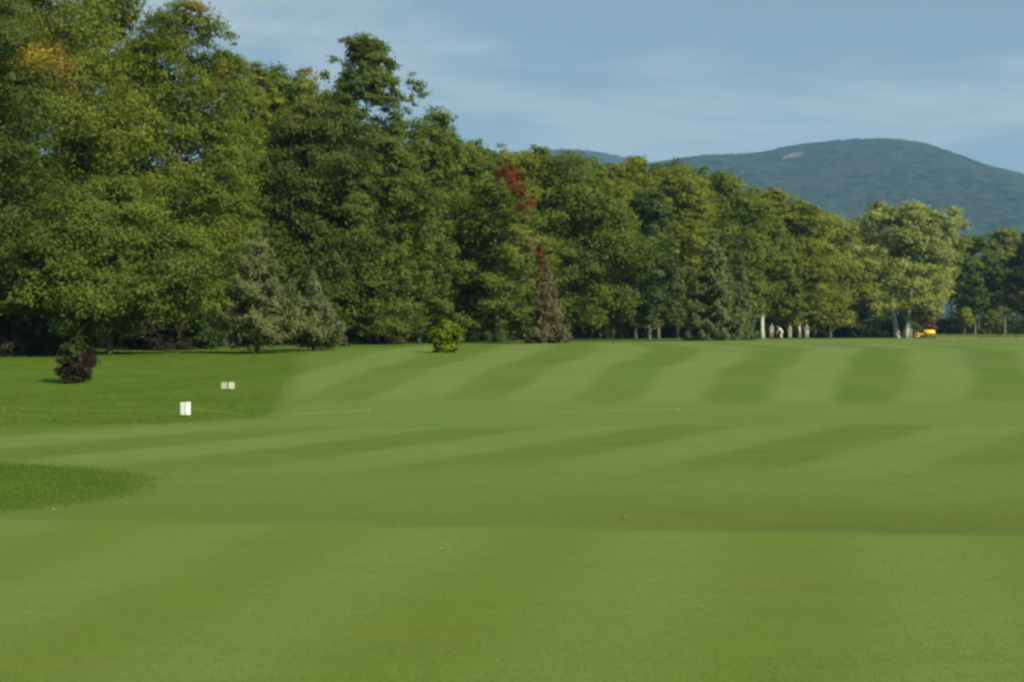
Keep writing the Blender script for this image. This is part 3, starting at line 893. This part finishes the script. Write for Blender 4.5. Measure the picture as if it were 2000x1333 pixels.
sign(361.5, 26.3, 786, 811, 20, WHITE, 'bright white twin panel sign, the taller and nearer one', math.radians(-14))
sign(444.5, 36.0, 747, 760, 26, CREAM, 'low wide twin panel sign farther back, duller cream', math.radians(-8))

def stake(px, d, h, label):
    p = at(px, d)
    bm = bmesh.new()
    bm_tube(bm, [(0, 0, -0.08), (0, 0, h * 0.9), (0, 0, h)], [0.012, 0.012, 0.005], 8)
    o = link('stake', bm_mesh(bm, 'stake', True), ROPE, None, p)
    tag(o, label, 'stake', 'small stakes carrying the rope')
    return p + Vector((0, 0, h * 0.9))
s0 = stake(8, 28.2, 0.07, 'small pale stake where the rope meets the left edge')
s1 = stake(720, 28.4, 0.05, 'small pale stake at the rope end right of the signs')
s2 = stake(1326, 28.6, 0.05, 'small pale stake alone in the middle of the fairway')
s3 = at(985, 28.0) + Vector((0, 0, 0.02))

def rope(a, b, sag, label):
    bm = bmesh.new(); pts = []
    for i in range(41):
        t = i / 40
        q = a.lerp(b, t)
        g = gz(q.x, q.y) + 0.007
        z = (a.z * (1 - t) + b.z * t) - sag * 4 * t * (1 - t)
        pts.append(Vector((q.x, q.y + 0.05 * math.sin(t * 9), max(z, g))))
    bm_tube(bm, pts, [0.003] * len(pts), 6)
    o = link('rope', bm_mesh(bm, 'rope', True), ROPE); tag(o, label, 'rope')
sp = at(361.5, 26.34) + Vector((0.02, 0.06, 0.19))
off = at(-160, 28.4) + Vector((0, 0, 0.05))
rope(off, s0 + Vector((0, -0.02, 0)), 0.02, 'thin pale rope end running out of the left edge')
rope(s0 + Vector((0, -0.02, 0)), sp, 0.06, 'thin pale rope left of the white twin panel sign')
rope(sp + Vector((0.03, 0.0, 0.0)), s1, 0.16, 'thin pale rope sagging right of the white twin panel sign')
rope(s3, s2, 0.02, 'thin pale rope lying across the middle of the fairway')

# two thin posts on the fairway edge
def marker_post(px, d, ytop, r, label):
    p = at(px, d); h = ht(ytop, d) - p.z
    bm = bmesh.new(); bm_tube(bm, [(0, 0, -0.1), (0, 0, h * 0.97), (0, 0, h)], [r, r, r * 0.5], 8)
    tag(link('marker_post', bm_mesh(bm, 'marker_post', True), POST, None, p), label, 'post')
marker_post(1198, 98, 640, 0.028, 'tall thin dark post before the big dark tree')
marker_post(1210, 98, 668, 0.025, 'short thin dark post beside the tall one')

# fallen leaves on the short grass
def fallen_leaf(px, d, size, ang, label):
    p = at(px, d)
    bm = bmesh.new()
    n_ = 9
    rim = []
    for i in range(12):
        a = 2 * math.pi * i / 12
        rr = size * (0.5 + 0.14 * math.cos(3 * a)) * (1 if i % 2 else 0.82)
        rim.append(bm.verts.new((rr * math.cos(a), rr * math.sin(a) * 0.8, 0.006 + 0.012 * abs(math.sin(a)))))
    c = bm.verts.new((0, 0, 0.004))
    for i in range(12): bm.faces.new((c, rim[i], rim[(i + 1) % 12]))
    r = bmesh.ops.extrude_face_region(bm, geom=bm.faces[:])
    for v in [e for e in r['geom'] if isinstance(e, bmesh.types.BMVert)]: v.co.z += 0.0015
    bmesh.ops.recalc_face_normals(bm, faces=bm.faces)
    o = link('fallen_leaf', bm_mesh(bm, 'fallen_leaf'), LEAF_PALE, None, p); o.rotation_euler = (0, 0, ang)
    tag(o, label, 'leaf')
LEAF_PALE = plain('dry_leaf', (0.24, 0.26, 0.10), 0.7, 0.2, nscale=40)
fallen_leaf(862, 10.73, 0.035, 0.4, 'small pale fallen leaf on the putting green, the larger one')
fallen_leaf(876, 10.71, 0.022, 1.4, 'tiny pale fallen leaf right beside the larger one on the green')
fallen_leaf(1219, 12.75, 0.045, 2.1, 'pale fallen leaf on the grass just past the green')
fallen_leaf(105, 13.15, 0.04, 0.9, 'pale fallen leaf in the dark tongue of grass')

# ------------------------------------------------------------------ people
SKIN = plain('skin', (0.50, 0.33, 0.25), 0.6, 0.3)
HAIR = plain('hair', (0.05, 0.035, 0.025), 0.7, 0.3)
SHOE = plain('shoe', (0.06, 0.05, 0.045), 0.6, 0.3)
DARKEYE = plain('eye', (0.03, 0.025, 0.02), 0.3, 0.5)

def person(px, d, label, height, shirt, trousers, pose, rz, hair=HAIR):
    p = at(px, d)
    root = empty('person', p, rz); tag(root, label, 'person', 'golfers at the far end of the fairway')
    k = height / 1.75
    bend, arm, stride = pose['bend'], pose['arm'], pose.get('stride', 0.0)
    J, E, Rr, M = [], [], [], []
    def J_(co, r, m):
        J.append(Vector(co) * k); Rr.append(r * k); M.append(m); return len(J) - 1
    def L_(a, b): E.append((a, b)); return b
    pel_z = 0.93 - 0.08 * bend
    pel = J_((0, 0.10 * bend, pel_z), 0.135, 1)
    def torso(s):   # forward is -y
        a = bend
        return Vector((0, 0.10 * bend - math.sin(a) * s, pel_z + math.cos(a) * s))
    wai = L_(pel, J_(torso(0.17), 0.120, 0)); ch = L_(wai, J_(torso(0.38), 0.150, 0)); nk0 = L_(ch, J_(torso(0.52), 0.075, 0))
    nk = L_(nk0, J_(torso(0.58), 0.055, 2))
    hd = torso(0.70) + Vector((0, -0.03, -0.02 * bend))
    h1 = L_(nk, J_(hd, 0.088, 2)); L_(h1, J_(hd + Vector((0, 0.0, 0.10)), 0.085, 2))
    L_(h1, J_(hd + Vector((0, -0.105, 0.02)), 0.016, 2))          # nose
    for s in (-1, 1):
        sh = L_(ch, J_(torso(0.47) + Vector((s * 0.17, 0, 0)), 0.062, 0))
        el = L_(sh, J_(torso(0.47) + Vector((s * (0.21 - 0.05 * arm), -0.12 * arm, -0.28)), 0.046, 0))
        wr0 = torso(0.47) + Vector((s * (0.22 - 0.17 * arm), -0.30 * arm - 0.03, -0.52))
        wr = L_(el, J_(wr0, 0.030, 2))
        pa = L_(wr, J_(wr0 + Vector((0, -0.02, -0.07)), 0.034, 2))
        for f in range(4):
            fx = (f - 1.5) * 0.019
            q = wr0 + Vector((fx, -0.03, -0.125))
            a_ = L_(pa, J_(q, 0.0095, 2)); L_(a_, J_(q + Vector((0, -0.015, -(0.045, 0.052, 0.048, 0.036)[f])), 0.008, 2))
        q = wr0 + Vector((-s * 0.045, -0.03, -0.075)); a_ = L_(pa, J_(q, 0.011, 2)); L_(a_, J_(q + Vector((-s * 0.01, -0.02, -0.04)), 0.009, 2))
        hp = L_(pel, J_((s * 0.10, 0.10 * bend, pel_z - 0.08), 0.098, 1))
        kn = L_(hp, J_((s * 0.12, -0.02 - 0.05 * bend + s * stride * 0.12, 0.49), 0.066, 1))
        an = L_(kn, J_((s * 0.13, 0.04 + s * stride * 0.25, 0.09), 0.042, 1))
        L_(an, J_((s * 0.145, -0.13 + s * stride * 0.25, 0.035), 0.036, 3))
    me = bpy.data.meshes.new('body_skeleton')
    me.from_pydata([j[:] for j in J], E, [])
    tmp = bpy.data.objects.new('body_tmp', me); C.objects.link(tmp)
    tmp.modifiers.new('skin', 'SKIN'); ss = tmp.modifiers.new('sub', 'SUBSURF'); ss.levels = 1; ss.render_levels = 1
    sk = me.skin_vertices[0].data
    for i, r in enumerate(Rr): sk[i].radius = (r, r); sk[i].use_root = (i == 0)
    dg = bpy.context.evaluated_depsgraph_get(); dg.update()
    bme = bpy.data.meshes.new_from_object(tmp.evaluated_get(dg)); bme.name = 'body'
    bpy.data.objects.remove(tmp)
    for m in (shirt, trousers, SKIN, SHOE): bme.materials.append(m)
    segs = [(J[a], J[b], M[b]) for a, b in E]
    for f in bme.polygons:
        c = Vector(f.center); best, bi = 9, 0
        for a, b, m in segs:
            ab = b - a; t = max(0, min(1, (c - a).dot(ab) / max(ab.dot(ab), 1e-9)))
            dd = (c - (a + ab * t)).length
            if dd < best: best, bi = dd, m
        f.material_index = bi; f.use_smooth = True
    low = min(v.co.z for v in bme.vertices)
    link('body', bme, None, root, (0, 0, -low))
    bm = bmesh.new()
    bmesh.ops.create_uvsphere(bm, u_segments=12, v_segments=8, radius=0.098 * k)
    for v in bm.verts: v.co = v.co * (1 if v.co.z > -0.02 else 0.9) + Vector(hd) * k + Vector((0, 0.022, 0.062)) * k + Vector((0, 0, -low))
    link('hair', bm_mesh(bm, 'hair', True), hair, root)
    for s in (-1, 1):
        bm = bmesh.new()
        r = bmesh.ops.create_icosphere(bm, subdivisions=1, radius=0.013 * k)
        for v in r['verts']: v.co += (Vector(hd) + Vector((s * 0.033, -0.082, 0.045))) * k + Vector((0, 0, -low))
        link('eye', bm_mesh(bm, 'eye', True), DARKEYE, root)

W_CLOTH = plain('white_cloth', (0.78, 0.76, 0.66), 0.8, 0.2)
W_TROUS = plain('cream_cloth', (0.66, 0.63, 0.52), 0.8, 0.2)
LILAC = plain('lilac_grey_cloth', (0.34, 0.33, 0.40), 0.8, 0.2)
TAN = plain('tan_cloth', (0.36, 0.30, 0.22), 0.8, 0.2)
GREYC = plain('grey_cloth', (0.22, 0.20, 0.22), 0.8, 0.2)
OLVC = plain('olive_cloth', (0.30, 0.30, 0.18), 0.8, 0.2)
person(1526, 155, 'person all in white bending forward over the grass', 1.74, W_CLOTH, W_TROUS, dict(bend=0.85, arm=0.9), math.radians(-75))
person(1507, 167, 'person in dim grey clothes just left of the white one', 1.80, GREYC, TAN, dict(bend=0.05, arm=0.2), math.radians(10))
person(1543, 168, 'person in pale olive clothes between the white and lilac ones', 1.70, OLVC, W_TROUS, dict(bend=0.08, arm=0.3), math.radians(-20))
person(1561, 166, 'slim person in a lilac grey top', 1.75, LILAC, GREYC, dict(bend=0.04, arm=0.15, stride=0.6), math.radians(60))
person(1576, 164, 'rightmost person, in tan and grey clothes', 1.76, TAN, W_TROUS, dict(bend=0.12, arm=0.7), math.radians(-30))

# ------------------------------------------------------------------ grey car behind the trees
GREYPAINT = plain('grey_car_paint', (0.36, 0.38, 0.40), 0.3, 0.6, nscale=2, var=0.05)
GLASS = plain('dark_window_glass', (0.03, 0.035, 0.04), 0.1, 0.6)
TYRE = plain('tyre', (0.02, 0.02, 0.02), 0.8, 0.2)
RIM = plain('rim', (0.45, 0.45, 0.46), 0.35, 0.5, metallic=0.7)
LAMP = plain('lamp_glass', (0.7, 0.7, 0.66), 0.2, 0.5)
REDL = plain('red_lamp', (0.35, 0.02, 0.02), 0.3, 0.5)

def extrude_profile(bm, prof, y0, y1, taper=1.0, bevel=0.03):
    a = [bm.verts.new((x, y0, z)) for x, z in prof]; b = [bm.verts.new((x, y1, z)) for x, z in prof]
    n = len(prof); fs = [bm.faces.new(a), bm.faces.new(b[::-1])]
    for i in range(n): fs.append(bm.faces.new((a[i], b[i], b[(i + 1) % n], a[(i + 1) % n])))
    bmesh.ops.recalc_face_normals(bm, faces=fs)
    if bevel: bmesh.ops.bevel(bm, geom=bm.edges[:], offset=bevel, segments=2, affect='EDGES')

def wheel(root, x, y, r, w):
    bm = bmesh.new()
    bm_tube(bm, [(0, -w / 2, 0), (0, -w * 0.38, 0), (0, w * 0.38, 0), (0, w / 2, 0)], [r * 0.9, r, r, r * 0.9], 20)
    o = link('wheel', bm_mesh(bm, 'tyre', True), TYRE, root, (x, y, r))
    bm = bmesh.new(); bm_tube(bm, [(0, -w * 0.54, 0), (0, w * 0.54, 0)], [r * 0.55, r * 0.55], 14)
    link('rim', bm_mesh(bm, 'rim', True), RIM, o)

def car(px, d, rz, label):
    p = at(px, d); root = empty('car', p, rz); tag(root, label, 'car')
    bm = bmesh.new()
    extrude_profile(bm, [(-2.1, 0.32), (-2.12, 0.68), (-1.95, 0.90), (-0.95, 0.95), (1.35, 0.98), (2.02, 0.92), (2.12, 0.62), (2.08, 0.30), (1.65, 0.22), (-1.7, 0.22)], -0.86, 0.86, bevel=0.05)
    link('body', bm_mesh(bm, 'body', True), GREYPAINT, root)
    bm = bmesh.new()
    extrude_profile(bm, [(-1.05, 0.94), (-0.42, 1.40), (0.1, 1.48), (0.95, 1.45), (1.55, 0.97)], -0.72, 0.72, bevel=0.05)
    cab = link('cabin', bm_mesh(bm, 'cabin', True), GREYPAINT, root)
    for s in (-1, 1):
        for prof in ([(-0.82, 0.99), (-0.36, 1.34), (0.12, 1.40), (0.12, 0.99)], [(0.22, 0.99), (0.22, 1.40), (0.88, 1.37), (1.28, 0.99)]):
            bm = bmesh.new(); extrude_profile(bm, prof, s * 0.715 - 0.012, s * 0.715 + 0.012, bevel=0)
            link('window', bm_mesh(bm, 'window'), GLASS, cab)
        bm = bmesh.new(); bm_box(bm, -2.15, -2.05, s * 0.62 - 0.16, s * 0.62 + 0.16, 0.64, 0.78, 0.02); link('headlight', bm_mesh(bm, 'headlight'), LAMP, root)
        bm = bmesh.new(); bm_box(bm, 2.06, 2.14, s * 0.66 - 0.12, s * 0.66 + 0.12, 0.70, 0.88, 0.02); link('tail_light', bm_mesh(bm, 'tail_light'), REDL, root)
        for x in (-1.35, 1.32): wheel(root, x, s * 0.78, 0.32, 0.21)
    bm = bmesh.new(); extrude_profile(bm, [(-0.99, 1.0), (-0.97, 0.985), (-0.50, 1.345), (-0.52, 1.36)], -0.6, 0.6, bevel=0); link('windscreen', bm_mesh(bm, 'windscreen'), GLASS, cab)
car(1648, 236, math.radians(6), 'grey car parked beyond the trunks left of the big tree')

# ------------------------------------------------------------------ small yellow mower
YELLOW = plain('yellow_paint', (0.78, 0.50, 0.015), 0.4, 0.5, nscale=4, var=0.06)
ORANGE = plain('orange_brown_paint', (0.40, 0.24, 0.03), 0.5, 0.4)
BLACK = plain('black_seat', (0.02, 0.02, 0.02), 0.6, 0.3)
def mower(px, d, rz, label):
    p = at(px, d); root = empty('mower', p, rz); tag(root, label, 'mower')
    bm = bmesh.new()
    extrude_profile(bm, [(-0.1, 0.38), (-0.1, 0.95), (0.1, 1.18), (1.35, 1.20), (1.55, 1.02), (1.55, 0.38)], -0.55, 0.55, bevel=0.06)
    link('engine_cover', bm_mesh(bm, 'engine_cover', True), YELLOW, root)
    bm = bmesh.new(); extrude_profile(bm, [(-1.55, 0.42), (-1.55, 0.62), (-1.0, 0.78), (-0.14, 0.62), (-0.14, 0.42)], -0.5, 0.5, bevel=0.04)
    link('bonnet', bm_mesh(bm, 'bonnet', True), ORANGE, root)
    bm = bmesh.new(); extrude_profile(bm, [(-1.9, 0.12), (-1.9, 0.30), (-0.9, 0.34), (-0.9, 0.12)], -0.95, 0.95, bevel=0.03)
    link('cutting_deck', bm_mesh(bm, 'cutting_deck', True), ORANGE, root)
    bm = bmesh.new(); extrude_profile(bm, [(-0.75, 0.74), (-0.75, 0.84), (-0.32, 0.84), (-0.24, 1.25), (-0.16, 1.25), (-0.2, 0.74)], -0.24, 0.24, bevel=0.03)
    link('seat', bm_mesh(bm, 'seat', True), BLACK, root)
    bm = bmesh.new(); bm_tube(bm, [(-1.1, 0, 0.7), (-0.98, 0, 1.12)], [0.025, 0.02], 6)
    st = link('steering_column', bm_mesh(bm, 'steering_column', True), BLACK, root)
    bm = bmesh.new()
    ring = [Vector((-0.97 + 0.17 * math.cos(a) * 0.9, 0.17 * math.sin(a), 1.13 - 0.06 * math.cos(a))) for a in [2 * math.pi * i / 16 for i in range(17)]]
    bm_tube(bm, ring, [0.017] * 17, 6, cap=False); link('steering_wheel', bm_mesh(bm, 'steering_wheel', True), BLACK, st)
    for s in (-1, 1):
        bm = bmesh.new(); bm_box(bm, 1.54, 1.58, s * 0.4 - 0.08, s * 0.4 + 0.08, 0.8, 0.95, 0.01); link('tail_light', bm_mesh(bm, 'tail_light'), REDL, root)
        wheel(root, 1.05, s * 0.66, 0.38, 0.26); wheel(root, -0.95, s * 0.60, 0.30, 0.22)
mower(1804, 206, math.radians(4), 'small yellow riding mower below the big yellow green tree')

# ------------------------------------------------------------------ air
bm = bmesh.new()
bm_box(bm, -5200, 5200, -320, 6200, -12, 500)
hz = link('haze', bm_mesh(bm, 'haze'))
hm, hn, hl = new_mat('haze_air')
hn.remove(hn['Principled BSDF'])
pv = hn.new('ShaderNodeVolumePrincipled')
pv.inputs['Color'].default_value = (0.30, 0.58, 0.96, 1)
pv.inputs['Density'].default_value = 0.000125
pv.inputs['Anisotropy'].default_value = 0.1
hl.new(pv.outputs[0], hn['Material Output'].inputs['Volume'])
hz.data.materials.append(hm)
tag(hz, 'thin blue summer haze filling the air', 'haze', kind='stuff')
print('LEAF TRIS', TRI[0])
